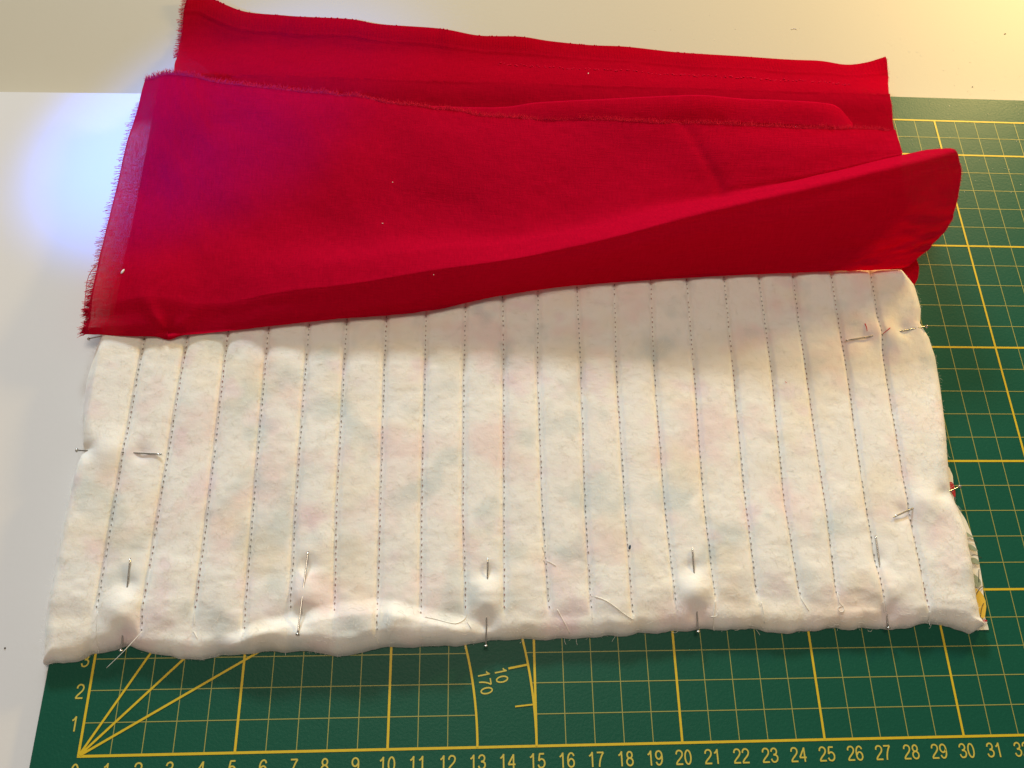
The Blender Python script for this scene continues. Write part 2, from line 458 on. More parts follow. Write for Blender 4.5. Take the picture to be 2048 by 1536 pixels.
STITCH = [[(4.615, -0.004),(8.125, -0.041),(14.665, 0.022)], [(3.844, 1.606),(4.598, 1.54),(8.12, 1.561),(14.682, 1.649)], [(4.578, 3.296),(8.114, 3.279),(14.893, 3.189)], [(3.866, 5.021),(4.56, 4.981),(8.108, 4.886),(14.998, 4.738)], [(4.542, 6.525),(8.103, 6.398),(15.3, 6.305)], [(4.425, 8.034),(8.097, 7.865),(15.473, 7.783)], [(3.529, 9.55),(4.509, 9.517),(8.092, 9.451),(13.518, 9.366),(15.67, 9.354)], [(4.29, 11.032),(8.087, 10.956),(13.531, 10.957),(16.095, 10.938)], [(4.475, 12.594),(8.081, 12.47),(13.543, 12.481),(16.39, 12.528)], [(4.46, 13.943),(8.076, 13.988),(13.556, 14.054),(16.733, 14.057)], [(4.442, 15.53),(8.071, 15.418),(13.567, 15.399),(16.94, 15.521)], [(4.425, 17.038),(8.065, 17.018),(13.581, 17.131),(17.316, 17.155)], [(4.255, 18.508),(8.06, 18.516),(13.592, 18.554),(17.365, 18.727)], [(4.668, 20.092),(8.055, 20.023),(13.604, 20.087),(17.556, 20.281)], [(4.826, 21.546),(8.05, 21.521),(13.618, 21.712),(17.748, 21.829)], [(4.898, 23.096),(8.044, 23.124),(13.631, 23.326),(17.92, 23.455)], [(4.829, 24.692),(8.039, 24.641),(13.643, 24.911),(18.042, 24.982)], [(4.851, 26.052),(8.033, 26.226),(13.655, 26.339),(18.141, 26.474)], [(4.675, 27.757),(8.028, 27.802),(13.669, 28.048),(18.17, 28.164)], [(4.305, 29.405),(8.022, 29.447),(13.682, 29.685),(18.127, 29.917)]]
PINS = {'left': [(-1.735, 10.282, 0.45),(1.406, 10.061, 0.68)], 'b1': [(0.963, 3.253, 0.45),(0.914, 6.248, 0.8)], 'b2': [(6.893, 3.668, 0.75),(7.004, 6.447, 0.8)], 'b3': [(13.294, 3.231, 0.4),(13.37, 6.175, 0.78)], 'b4': [(20.828, 3.608, 0.5),(20.831, 6.477, 0.8)], 'b5': [(27.832, 3.648, 0.4),(27.882, 6.91, 0.8)], 'rl': [(31.746, 8.861, 0.45),(28.7, 7.62, 0.8)], 'ru': [(31.779, 15.662, 0.6),(28.155, 14.951, 0.8)], 'lt': [(-2.179, 14.876, 0.35),(0.794, 15.413, 0.7)]}
panel = empty('quilted_panel', (15, 10, 0))
tag(panel, 'white quilted batting panel with rows of stitching, lying across the green mat', 'quilted panel')

def x_left(y): return itp(y, LEFT)
def x_right(y): return itp(y, RIGHT)
def y_bottom(x): return itp(x, BOTTOM)
def y_top(x): return np.minimum(itp(x, BASE) + .9, 18.6)
THICK = .50
pin_bits = []            # (x, y, kind, radius, amount)
def along(a, b, t): return (a[0] + (b[0] - a[0]) * t, a[1] + (b[1] - a[1]) * t)
for nm, (a, b) in PINS.items():
    ts = {'left': (.16, .64), 'b1': (.18, .60), 'b2': (.20, .70), 'b3': (.28, .72), 'b4': (.22, .66), 'b5': (.13, .62), 'rl': (.32, .74), 'ru': (.34, .64), 'lt': (.12, .8)}[nm]
    big = {'b1': 1.0, 'b4': 1.0, 'b5': .7, 'b2': 1.2, 'b3': .55, 'rl': .75, 'ru': 1.3, 'left': .75, 'lt': -.2}[nm]
    mid = along(a, b, ts[0] * .45 + ts[1] * .55)
    pin_bits.append((mid, .85, .17 * big)); pin_bits.append((along(a, b, ts[0] * .85), .45, -.13)); pin_bits.append((along(a, b, min(ts[1] + .12, .95)), .42, -.09))

def stitch_info(x, y):
    xs = np.stack([itp(y, l) for l in STITCH], 0)            # lines x points
    lo = np.array([l[0][0] for l in STITCH])
    d = x[None] - xs
    near = np.abs(d).min(0); which = np.abs(d).argmin(0)
    left = np.where(d >= 0, d, 1e3).min(0); right = np.where(d < 0, -d, 1e3).min(0)
    lx = np.array([l[0][1] for l in STITCH]); fade = sstep(-.35, .35, y - np.interp(x, lx, lo))
    return near, left, right, fade

def surface(x, y):
    x = np.asarray(x, float); y = np.asarray(y, float)
    near, l, r, fade = stitch_info(x, y)
    tot = np.clip(l + r, .3, 2.2); s = np.clip(np.minimum(l, r) / (tot * .5), 0, 1)
    pillow = np.sqrt(np.clip(1 - (1 - s) ** 2, 0, 1))
    h = THICK + .125 * pillow * (.35 + .65 * fade) - .10 * np.exp(-(near / .085) ** 2) * fade
    pucker = fbm(x * .55, y * 1.15, 3, 3)
    lowy = 1 - sstep(3.5, 9, y)
    h += .032 * pucker * (.30 + .9 * lowy) * (.4 + .6 * pillow)
    h += .05 * fbm(x * .16, y * .3, 9, 2)
    h += 0.006 * fbm(x * 3.1, y * 3.1, 21, 2)
    for (c, rad, amt) in pin_bits:
        g = np.exp(-(((x - c[0]) ** 2 + (y - c[1]) ** 2) / (rad * .75) ** 2)); h = h + amt * g
    # curled lip along the front edge
    yc = itp(x, LIP); inside = sstep(LIP[0][0] - .1, LIP[0][0] + 1.6, x) * (1 - sstep(LIP[-1][0] - 1.2, LIP[-1][0] + .2, x))
    lip = (1 - sstep(-.22, .40, y - yc)) * inside
    notch = 1 - .45 * np.exp(-((x - 9.75) / .16) ** 2)
    h += (.27 * lip * (.55 + .45 * np.sin(np.clip((y - y_bottom(x)) / np.maximum(yc - y_bottom(x), .05), 0, 1) * 2.2))) * notch
    # soft corner near the red lining, front left corner
    h += .14 * np.exp(-(((x - 31.2) / 1.0) ** 2 + ((y - 17.2) / 1.1) ** 2))
    return h

def edge_round(x, y):
    e = np.minimum(np.minimum(x - x_left(y), x_right(y) - x), y - y_bottom(x))
    e = np.minimum(e, (y_top(x) - y) * 1.0)
    rr = .62
    t = np.clip(e / rr, 0, 1)
    return np.sqrt(np.clip(1 - (1 - t) ** 2, 0, 1))
def ground(x): return np.where(x < -1.5, TZ * sstep(-1.5, -1.75, x), 0.0) + .03
def top_z(x, y):
    return ground(x) + edge_round(x, y) * (surface(x, y) - ground(x) * .5)

NU, NV = 720, 320
u = np.linspace(0, 1, NU); vv = np.linspace(0, 1, NV)
# denser samples at the rounded edges
warp = lambda t: t + .35 * np.sin(2 * np.pi * t) * -.5 / np.pi
u = warp(u); vv = warp(vv)
U_, V_ = np.meshgrid(u, vv)
xb = x_left(np.full_like(U_, 4.0)) * (1 - U_) + x_right(np.full_like(U_, 4.0)) * U_
Y = y_bottom(xb) + (y_top(xb) - y_bottom(xb)) * V_
X = x_left(Y) * (1 - U_) + x_right(Y) * U_
Y = y_bottom(X) + (y_top(X) - y_bottom(X)) * V_
Y[0] -= .02
X = X + .03 * fbm(Y * 2.3, X * .2, 41, 2) * (1 - np.minimum(U_, 1 - U_) * 12).clip(0, 1)
Yj = Y + .05 * fbm(X * 1.7, Y * .2, 42, 3) * (1 - V_ * 14).clip(0, 1)
Z = top_z(X, Y)
Z[0] = ground(X[0]) - .01; Z[:, 0] = ground(X[:, 0]) - .01; Z[:, -1] = .01; 
batting = build('batting', np.stack([X, Yj, Z], -1).reshape(-1, 3), grid_faces(NU, NV), M_BAT, panel)
batting['label'] = 'white fluffy batting tinted by the print underneath'

# print fabric under the batting, peeking out at the right edge
PRT = [(3.716, 31.787),(3.983, 31.739),(4.61, 31.858),(5.524, 31.989),(6.46, 32.063),(7.034, 32.005),(7.615, 31.886),(8.344, 31.576),(8.703, 31.66),(9.409, 31.785),(9.818, 31.696)]
NU2, NV2 = 24, 120
yy = np.linspace(3.55, 18.0, NV2); rows = []
for yq in yy:
    y = yq
    xr = max(itp(y, PRT) if y < PRT[-1][0] else x_right(y) - .02, x_right(y) - .05); xl = x_left(y) + .3
    for k in range(NU2):
        t = k / (NU2 - 1); t = 1 - (1 - t) ** 2.2
        x = xl + (xr - xl) * t
        y = max(yq, float(y_bottom(x)) + .12) if x < 30.9 else yq
        rows.append((x, y, .018 + .05 * sstep(.75, 1, (x - xr + 1.2) / 1.2) * (.6 + .4 * math.sin(y * 1.7))))
pf = build('print_fabric', rows, grid_faces(NU2, NV2), M_PRINT, panel)
pf['label'] = 'floral print cotton face showing along the right edge'
def blob(cx, cy, rx, ry, rot, z, n=18, wob=.12, seed=1):
    r_ = random.Random(seed); c, s = math.cos(rot), math.sin(rot); out = []
    for k in range(n):
        a = 2 * math.pi * k / n; q = 1 + wob * math.sin(3 * a + seed)
        px, py = rx * math.cos(a) * q, ry * math.sin(a) * q
        out.append((cx + px * c - py * s, cy + px * s + py * c, z))
    return out
def pz(x, y): return .085
for (y, dx, rx, ry, rot, M, nm) in ((4.55, -.22, .30, .62, .1, M_PETAL, 'printed_petal'), (5.35, -.30, .22, .34, .5, M_LEAF, 'printed_leaf'), (6.05, -.22, .26, .12, -.3, M_LEAF, 'printed_leaf'), (6.55, -.22, .28, .10, -.5, M_LEAF, 'printed_leaf'), (7.05, -.2, .26, .07, -.6, M_LEAF, 'printed_leaf'), (3.86, -.12, .16, .06, 0, M_PRINT_RED, 'printed_band'), (8.85, -.07, .12, .34, .05, M_PRINT_RED, 'printed_patch')):
    x = (itp(y, PRT)) + dx
    q = Mesh(); q.quad(blob(x, y, rx * .8, ry * .9, rot, .09, seed=int(y * 10))); build(nm, q.V, q.F, M, pf, smooth=False)
for (y, dx, L_, rot) in ((4.25, -.12, .55, 1.1), (4.95, -.15, .5, .7), (5.5, -.12, .5, 1.3), (6.2, -.1, .4, -.3), (6.8, -.1, .4, -.5)):
    x = itp(y, PRT) + dx; p = [(x + (t - .5) * L_ * math.cos(rot), y + (t - .5) * L_ * math.sin(rot) + .06 * math.sin(t * 3.1), .097) for t in np.linspace(0, 1, 6)]
    V_t, F_t = tube(p, .012, 4); build('printed_outline', V_t, F_t, M_OUTLINE, pf)

# stitched rows: every row is one part
def bead(c, t, ln, w, h):
    c = Vector(c); t = Vector(t).normalized(); n = Vector((-t.y, t.x, 0)); V = []; F = []
    for k, (a, s) in enumerate(((-1, .25), (-.6, .85), (0, 1), (.6, .85), (1, .25))):
        for q in range(6):
            an = 2 * math.pi * q / 6; V.append(c + t * (a * ln) + n * (math.cos(an) * w * s) + Vector((0, 0, math.sin(an) * h * s)))
    for k in range(4):
        for q in range(6): F.append((k * 6 + q, k * 6 + (q + 1) % 6, (k + 1) * 6 + (q + 1) % 6, (k + 1) * 6 + q))
    F.append(tuple(range(6))[::-1]); F.append(tuple(range(24, 30)))
    return V, F
for li, l in enumerate(STITCH):
    mm = Mesh(); r_ = random.Random(100 + li)
    y = l[0][0] + .05; ytop = min(l[-1][0] + .35, 18.1)
    while y < ytop:
        x = float(itp(y, l)) + r_.uniform(-.012, .012)
        t = (float(itp(y + .1, l)) - float(itp(y - .1, l)), .2, 0)
        z = float(top_z(np.array([x]), np.array([y]))[0])
        s = r_.uniform(.75, 1.15)
        if r_.random() > .03: mm.add(bead((x, y, z + .032), t, .040 * s, .023 * s, .02))
        y += .215 + r_.uniform(-.012, .012)
    build('stitch_row', mm.V, mm.F, M_STITCH, panel)

# white thread tails hanging off the stitched rows
TAILS = [[(0.064, 4.511, 0.66),(0.15, 3.731, 0.66),(0.214, 3.172, 0.66)], [(1.72, 3.832, 0.75),(1.303, 3.221, 0.9),(0.657, 2.682, 0.55)], [(3.298, 4.79, 0.66),(3.294, 4.425, 0.66),(3.331, 4.014, 0.66)], [(3.34, 3.819, 0.66),(3.502, 3.59, 0.66)], [(5.038, 3.797, 0.66),(5.007, 3.312, 0.66)], [(9.535, 3.549, 1.0),(9.627, 3.319, 0.8)], [(12.611, 4.538, 0.66),(12.595, 4.201, 0.66),(12.423, 4.019, 0.66),(12.129, 3.955, 0.66),(11.522, 4.113, 0.66),(11.175, 4.184, 0.66)], [(12.648, 3.999, 0.66),(12.787, 3.781, 0.66)], [(15.349, 6.611, 0.66),(15.482, 6.251, 0.66)], [(15.37, 6.145, 0.66),(15.505, 5.896, 0.66),(15.521, 5.316, 0.66),(15.553, 4.711, 0.66)], [(15.513, 6.109, 0.66),(15.812, 5.911, 0.66)], [(15.807, 4.401, 0.66),(16.247, 3.587, 0.66)], [(17.039, 4.867, 0.66),(17.597, 4.638, 0.66),(18.193, 4.203, 0.66),(18.501, 4.03, 0.66),(18.53, 4.182, 0.66)], [(17.057, 4.557, 0.66),(17.047, 4.064, 0.66)], [(20.047, 4.872, 0.66),(20.058, 4.611, 0.66),(20.117, 4.284, 0.66)], [(21.513, 4.648, 0.66),(21.413, 4.097, 0.66),(21.43, 3.621, 0.66)], [(21.303, 4.082, 0.66),(21.523, 4.113, 0.66),(21.578, 4.267, 0.66)], [(23.202, 4.578, 0.66),(23.265, 3.853, 0.66)], [(24.678, 4.842, 0.66),(24.734, 4.614, 0.66),(24.914, 4.246, 0.66)], [(26.08, 4.899, 0.66),(26.104, 4.512, 0.66),(26.227, 4.371, 0.66),(26.18, 4.215, 0.66),(26.033, 4.216, 0.66),(26.021, 4.355, 0.66),(26.141, 4.406, 0.66)], [(27.689, 4.53, 0.66),(27.727, 4.162, 0.66)], [(27.774, 4.582, 0.66),(27.809, 4.196, 0.66)], [(29.414, 4.195, 0.66),(29.417, 3.709, 0.66)]]
for k, tl in enumerate(TAILS):
    P = smooth_path(tl, 14)
    if k not in (1, 5):
        zz = top_z(P[:, 0], P[:, 1]); ok = P[:, 1] > y_bottom(P[:, 0]) + .25
        P[:, 2] = np.where(ok, zz + .014, np.maximum(zz, .3) + .02)
    V_t, F_t = tube(P, .0135, 5, (1, .8)); o = build('thread_tail', V_t, F_t, M_WHITE_THREAD, panel)
    if k == 1: o['label'] = 'long white thread tail reaching over the mat'

# loose fibres standing on the batting
fb = Mesh(); r_ = random.Random(3)
NF = 11000
fx = rng.uniform(-1.6, 31.6, NF); fy = rng.uniform(3.4, 18.2, NF)
keep = (fx > x_left(fy) + .05) & (fx < x_right(fy) - .05) & (fy > y_bottom(fx) + .05) & (fy < y_top(fx))
for nm, (a, b) in PINS.items():
    t_ = np.clip(((fx - a[0]) * (b[0] - a[0]) + (fy - a[1]) * (b[1] - a[1])) / ((b[0] - a[0]) ** 2 + (b[1] - a[1]) ** 2), 0, 1)
    keep &= np.hypot(fx - a[0] - t_ * (b[0] - a[0]), fy - a[1] - t_ * (b[1] - a[1])) > .45
fx, fy = fx[keep], fy[keep]; fa = rng.uniform(0, 2 * np.pi, len(fx)); fl = rng.uniform(.12, .5, len(fx)); fk = rng.normal(0, 2.2, len(fx))
K = 6; tt = np.linspace(0, 1, K)
aa = fa[:, None] + fk[:, None] * tt[None]
px = fx[:, None] + np.cumsum(np.cos(aa) * fl[:, None] / K, 1); py = fy[:, None] + np.cumsum(np.sin(aa) * fl[:, None] / K, 1)
pz_ = top_z(px, py) + .004 + .03 * np.sin(tt * math.pi)[None] * rng.uniform(.2, 1, len(fx))[:, None]
w = .0045
nx, ny = -np.sin(aa) * w, np.cos(aa) * w
Vf = np.stack([np.stack([px - nx, py - ny, pz_], -1), np.stack([px + nx, py + ny, pz_], -1)], 2).reshape(-1, 3)
Ff = [(b + 2 * k, b + 2 * k + 1, b + 2 * k + 3, b + 2 * k + 2) for b in range(0, len(fx) * 2 * K, 2 * K) for k in range(K - 1)]
fo = build('batting_fibres', Vf, Ff, M_FIBRE, panel); fo['kind'] = 'stuff'
# fuzz sticking out along the free edges
ed = Mesh()
def fuzz(pts, out, n, lmin, lmax, rad, zlo, zhi, r_, target):
    P = smooth_path(pts, n)
    for k in range(n):
        p = P[k]; a = math.atan2(out[1], out[0]) + r_.gauss(0, .7); L_ = r_.uniform(lmin, lmax); bend = r_.gauss(0, 1.2)
        q = []; x, y = p[0] - .14 * math.cos(a), p[1] - .14 * math.sin(a); z = r_.uniform(zlo, zhi); rise = r_.uniform(-.3, .35)
        for s in range(4):
            q.append((x, y, max(z + rise * L_ * s / 3, .03))); x += math.cos(a) * L_ / 3; y += math.sin(a) * L_ / 3; a += bend / 3
        target.add(tube(q, rad, 3, (1, .5), False))
fuzz([(x, y) for y, x in RIGHT], (1, 0), 420, .08, .22, .004, .1, .36, r_, ed)
fuzz([(x, y) for y, x in LEFT], (-1, 0), 260, .08, .2, .004, .05, .3, r_, ed)
fuzz(BOTTOM, (0, -1), 700, .08, .2, .004, .06, .3, r_, ed)
eo = build('edge_fuzz', ed.V, ed.F, M_FIBRE, panel); eo['kind'] = 'stuff'

# ------------------------------------------------------------------ red lining
lining = empty('red_lining', (15, 22, 0))
tag(lining, 'red cotton lining fabric with frayed edges, folded back above the quilted panel', 'fabric')
FRONT = [[(-1.68, 27.247, 0.8),(-0.312, 27.378, 1.2),(1.411, 27.172, 1.1),(5.097, 26.989, 0.9),(7.748, 26.838, 0.8),(10.664, 26.421, 0.75),(14.04, 25.946, 0.75),(18.126, 25.832, 0.75),(23.146, 25.578, 0.85),(27.817, 25.591, 0.85),(32.512, 25.867, 0.6)], [(-1.931, 24.612, 0.75),(-0.185, 24.97, 1.0),(1.675, 24.768, 0.95),(5.137, 24.702, 0.85),(7.805, 24.637, 0.8),(10.721, 24.421, 0.8),(14.178, 24.163, 0.75),(18.107, 24.221, 0.75),(22.859, 24.232, 0.8),(27.675, 24.52, 0.8),(32.54, 24.724, 0.6)], [(-2.156, 21.291, 0.7),(-0.024, 21.906, 0.8),(2.011, 21.708, 0.85),(5.188, 21.792, 0.85),(7.876, 21.836, 0.9),(10.794, 21.875, 0.8),(14.354, 21.893, 0.75),(18.084, 22.172, 0.7),(22.494, 22.518, 0.7),(27.495, 23.158, 0.65),(32.525, 24.464, 0.6)], [(-2.168, 18.638, 0.7),(0.12, 19.169, 0.85),(2.311, 18.977, 0.95),(5.234, 19.194, 1.0),(7.941, 19.334, 0.95),(10.858, 19.602, 0.95),(14.667, 19.74, 0.95),(18.041, 20.411, 0.9),(21.842, 21.359, 0.8),(27.172, 22.624, 0.75),(32.3, 24.164, 0.7)], [(-2.032, 16.793, 0.86),(0.264, 17.333, 1.2),(2.611, 17.145, 1.08),(5.279, 17.595, 1.42),(8.005, 17.833, 1.62),(10.923, 18.329, 1.68),(14.667, 18.84, 1.65),(18.041, 19.511, 1.8),(21.842, 20.459, 2.0),(27.172, 21.724, 2.2),(32.6, 23.264, 2.3)], [(-2.032, 15.993, 0.9),(0.264, 16.433, 1.25),(2.611, 16.245, 1.05),(5.279, 16.595, 1.5),(8.005, 16.833, 1.75),(10.923, 17.329, 1.95),(14.667, 17.84, 2.2),(18.041, 18.511, 2.6),(21.842, 19.459, 3.1),(27.172, 20.724, 3.6),(32.589, 22.264, 3.8)], [(-2.046, 15.764, 0.873),(0.272, 16.078, 1.22),(2.608, 15.966, 1.023),(5.276, 16.312, 1.465),(7.999, 16.578, 1.71),(10.921, 17.047, 1.906),(14.578, 17.574, 2.151),(17.944, 18.172, 2.543),(21.899, 19.028, 3.033),(27.109, 20.134, 3.523),(32.842, 21.684, 3.65)], [(-2.066, 15.494, 0.772),(0.283, 15.659, 1.103),(2.603, 15.636, 0.922),(5.27, 15.978, 1.32),(7.989, 16.276, 1.537),(10.918, 16.714, 1.71),(14.445, 17.284, 1.927),(17.798, 17.802, 2.273),(21.984, 18.558, 2.707),(27.014, 19.436, 3.14),(33.022, 21.241, 3.25)], [(-2.106, 15.143, 0.741),(0.306, 15.16, 1.007),(2.593, 15.226, 0.796),(5.26, 15.563, 1.14),(7.971, 15.895, 1.248),(10.912, 16.3, 1.335),(14.185, 16.926, 1.443),(17.515, 17.465, 1.617),(22.151, 18.098, 1.833),(26.831, 18.658, 2.05),(32.962, 20.336, 2.6)], [(-2.13, 15.001, 0.634),(0.319, 14.929, 0.861),(2.588, 15.048, 0.744),(5.254, 15.383, 0.944),(7.959, 15.734, 0.987),(10.908, 16.12, 1.022),(14.03, 16.778, 1.065),(17.345, 17.331, 1.135),(22.251, 17.89, 1.221),(26.72, 18.259, 1.308),(32.784, 19.564, 1.9)], [(-2.146, 14.953, 0.55),(0.328, 14.821, 0.75),(2.584, 14.976, 0.75),(5.25, 15.309, 0.8),(7.952, 15.673, 0.8),(10.906, 16.047, 0.8),(13.926, 16.727, 0.8),(17.232, 17.288, 0.8),(22.317, 17.798, 0.8),(26.647, 18.04, 0.8),(31.437, 18.442, 0.8)], [(-2.146, 15.303, 0.45),(0.328, 15.171, 0.65),(2.584, 15.326, 0.65),(5.25, 15.659, 0.7),(7.952, 16.023, 0.7),(10.906, 16.397, 0.7),(13.926, 17.077, 0.7),(17.232, 17.638, 0.7),(22.317, 18.148, 0.7),(26.647, 18.39, 0.7),(31.437, 18.792, 0.7)]]
BACK_TOP = [(-1.442, 34.665, -1.15),(-0.735, 34.7, -1.15),(0.055, 34.268, -1.15),(1.474, 33.635, -1.15),(3.183, 33.569, -1.23),(4.197, 33.432, -1.15),(6.646, 33.551, -1.31),(8.171, 33.203, -1.23),(10.676, 33.169, -1.31),(11.689, 32.965, -1.23),(13.206, 32.75, -1.31),(15.226, 32.651, -1.19),(16.75, 32.461, -1.23),(18.793, 32.325, -1.27),(20.569, 32.222, -1.19),(22.91, 32.111, -1.31),(24.412, 31.89, -1.19),(27.061, 31.92, -1.31),(29.056, 31.615, -1.15),(30.681, 31.694, -1.23),(32.044, 31.6, -1.35),(33.007, 31.579, -1.15),(33.874, 31.624, -0.75)]
BACK_LEFT = [(28.597, -0.949),(29.817, -1.236),(31.389, -1.499),(33.366, -1.569),(34.829, -1.51)]
BACK_RIGHT = [(17.687, 31.785),(18.108, 32.095),(18.705, 32.287),(19.589, 32.205),(24.964, 32.605),(26.712, 32.745),(28.586, 33.084),(30.292, 33.763),(31.624, 33.874)]
MID_TOP = [(-1.58, 27.204, 0.45),(2.785, 27.083, 0.45),(7.265, 26.734, 0.45),(13.145, 26.571, 0.55),(15.414, 26.718, 0.8),(18.604, 26.858, 1.0),(21.587, 27.006, 1.15),(23.206, 27.05, 1.2),(25.149, 27.097, 1.0),(27.066, 27.124, 0.95),(28.99, 27.091, 0.9),(29.88, 26.991, 0.75),(30.562, 26.251, 0.55)]

# front layer: Catmull-Rom through a net of points, back edge -> crest of the roll -> base on the batting
net = np.array(FRONT)                      # rows, cols, 3
NC, NR = 420, 300
tmp = np.stack([smooth_path(net[r], NC) for r in range(net.shape[0])], 0)      # rows x NC
SF = np.stack([smooth_path(tmp[:, c], NR) for c in range(NC)], 1)              # NR x NC x 3
d1 = np.linalg.norm(np.diff(SF, axis=0, prepend=SF[:1]), axis=2).cumsum(0)     # length along the cloth
uu = np.linspace(0, 35.0, NC)[None].repeat(NR, 0)
nrm = np.cross(np.gradient(SF, axis=1), np.gradient(SF, axis=0)); nrm /= np.linalg.norm(nrm, axis=2, keepdims=True) + 1e-9
nrm *= np.sign(nrm[..., 2:3] + 1e-6)
rowt = np.linspace(0, 1, NR)[:, None]; colt = np.linspace(0, 1, NC)[None]
flat_part = (1 - sstep(.38, .5, rowt))
dis = .17 * fbm(uu * .19, d1 * .27, 51, 2) * (.4 + .6 * flat_part) + .012 * fbm(uu * 1.5, d1 * 1.5, 54, 2)
# drag folds running to the dimple in the lower left, and the old crease at the right
cx_, cy_ = 4.3, d1[-30].mean()
dx_, dy_ = uu - 4.6, d1 - d1[int(NR * .86)][None]
ang_ = np.arctan2(-dy_, dx_); rad_ = np.hypot(dx_, dy_)
dis += -.16 * np.exp(-(rad_ / .55) ** 2)
dis += .10 * np.exp(-((ang_ - 2.35) / .28) ** 2) * sstep(.1, .8, rad_) * (1 - sstep(1.5, 3.6, rad_))
dis += .05 * np.exp(-((ang_ - .55) / .25) ** 2) * sstep(.1, .8, rad_) * (1 - sstep(1.5, 4.0, rad_))
crease = (uu - 27.4) - d1 * .48
dis += flat_part * (-.045 * np.exp(-(crease / .18) ** 2) + .065 * sstep(-.1, .7, crease)) * sstep(22, 25, uu)
dis += .10 * np.exp(-((uu - 1.8) / 1.6) ** 2) * np.exp(-((d1 - 1.2) / 1.4) ** 2)
dis += .10 * fbm(uu * 1.1 + d1 * .8, d1 * 1.6 - uu * .5, 57, 2) * sstep(30.5, 34, uu) * sstep(.62, .85, rowt)
SF = SF + nrm * dis[..., None]
SF[0, :, 1] += .05 * fbm(np.linspace(0, 60, NC), np.zeros(NC), 61, 3)
front = build('front_layer', SF.reshape(-1, 3), grid_faces(NC, NR), M_RED, lining, uvs=np.stack([uu, d1], -1).reshape(-1, 2))
front['label'] = 'front layer of the lining rolling up into a tall fold'

# back layer with the selvage along its far edge
NC2, NR2 = 400, 150
bt = np.array(BACK_TOP); tx = np.linspace(0, 1, NC2)
topc = smooth_path(bt, NC2)
BV = np.zeros((NR2, NC2, 3)); BU = np.zeros((NR2, NC2, 2))
ylow = 17.15 + (19.2 - 17.15) * (1 - sstep(.86, .99, tx))
for j in range(NR2):
    t = (j / (NR2 - 1)) ** 1.3
    y = topc[:, 1] * (1 - t) + ylow * t
    xl = itp(y, BACK_LEFT); xr = itp(y, BACK_RIGHT)
    top_x = topc[:, 0]; f = sstep(0, .06, t)
    xs = xl + (xr - xl) * (top_x - top_x[0]) / (top_x[-1] - top_x[0])
    x = top_x * (1 - f) + xs * f
    s = topc[:, 1] - y                                   # distance from the selvage edge
    lie = .30 + (FZ + .14 - .30) * sstep(27.2, 32.2, y)
    z = lie + (topc[:, 2] - FZ - .14) * np.exp(-(s / 1.1) ** 2) * sstep(28.2, 30.2, y)
    z = z + .05 * fbm(x * .35, y * .5, 71, 3) * sstep(0, 1.5, s) + .022 * np.exp(-((s - 1.02) / .09) ** 2) - .012 * np.exp(-((s - 1.25) / .12) ** 2)
    z = np.maximum(z, np.where(y < 28.5, .1, FZ + .03))
    BV[j, :, 0] = x; BV[j, :, 1] = y; BV[j, :, 2] = z; BU[j, :, 0] = x; BU[j, :, 1] = s
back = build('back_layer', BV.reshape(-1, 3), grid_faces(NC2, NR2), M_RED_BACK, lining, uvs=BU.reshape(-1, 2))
back['label'] = 'back layer of the lining ending in a ribbed selvage'

# middle layer: a soft fold between the two
NC3, NR3 = 300, 110
mt = smooth_path(MID_TOP, NC3); MV = np.zeros((NR3, NC3, 3)); MU = np.zeros((NR3, NC3, 2))
for j in range(NR3):
    t = j / (NR3 - 1)
    ylo = np.interp(mt[:, 0], [b[0] for b in BASE], [b[1] for b in BASE]) + 1.0
    under = .35                                          # the fold returns underneath
    if t < .12:
        q = t / .12; y = mt[:, 1] - under * (1 - q) * .8; z = .33 + (mt[:, 2] - .33) * math.sin(q * math.pi / 2)
        y = mt[:, 1] - .22 * (1 - math.sin(q * math.pi / 2))
    else:
        q = (t - .12) / .88; y = mt[:, 1] + (ylo - mt[:, 1]) * q
        z = .52 + (mt[:, 2] - .52) * np.exp(-((mt[:, 1] - y) / 1.5) ** 2)
        z = z + .06 * fbm(mt[:, 0] * .5, y * .6, 81, 3) * min(1, q * 8) * .6
    fl_ = np.interp(-y, -SF[:int(NR * .95), 0, 1], SF[:int(NR * .95), 0, 0]); xl_ = fl_ + .06 + .92 * (.75 + .25 * sstep(16, 21, y))
    x = xl_ + (mt[:, 0] - mt[0, 0]) * (mt[-1, 0] - xl_) / (mt[-1, 0] - mt[0, 0])
    MV[j, :, 0] = x; MV[j, :, 1] = y; MV[j, :, 2] = np.minimum(z, np.where(mt[:, 1] - y > 1.3, .58, 9)); MU[j, :, 0] = x; MU[j, :, 1] = mt[:, 1] - y
midl = build('middle_fold', MV.reshape(-1, 3), grid_faces(NC3, NR3), M_RED_UNDER, lining, uvs=MU.reshape(-1, 2))
midl['label'] = 'folded middle layer peeking out behind the frayed edge'

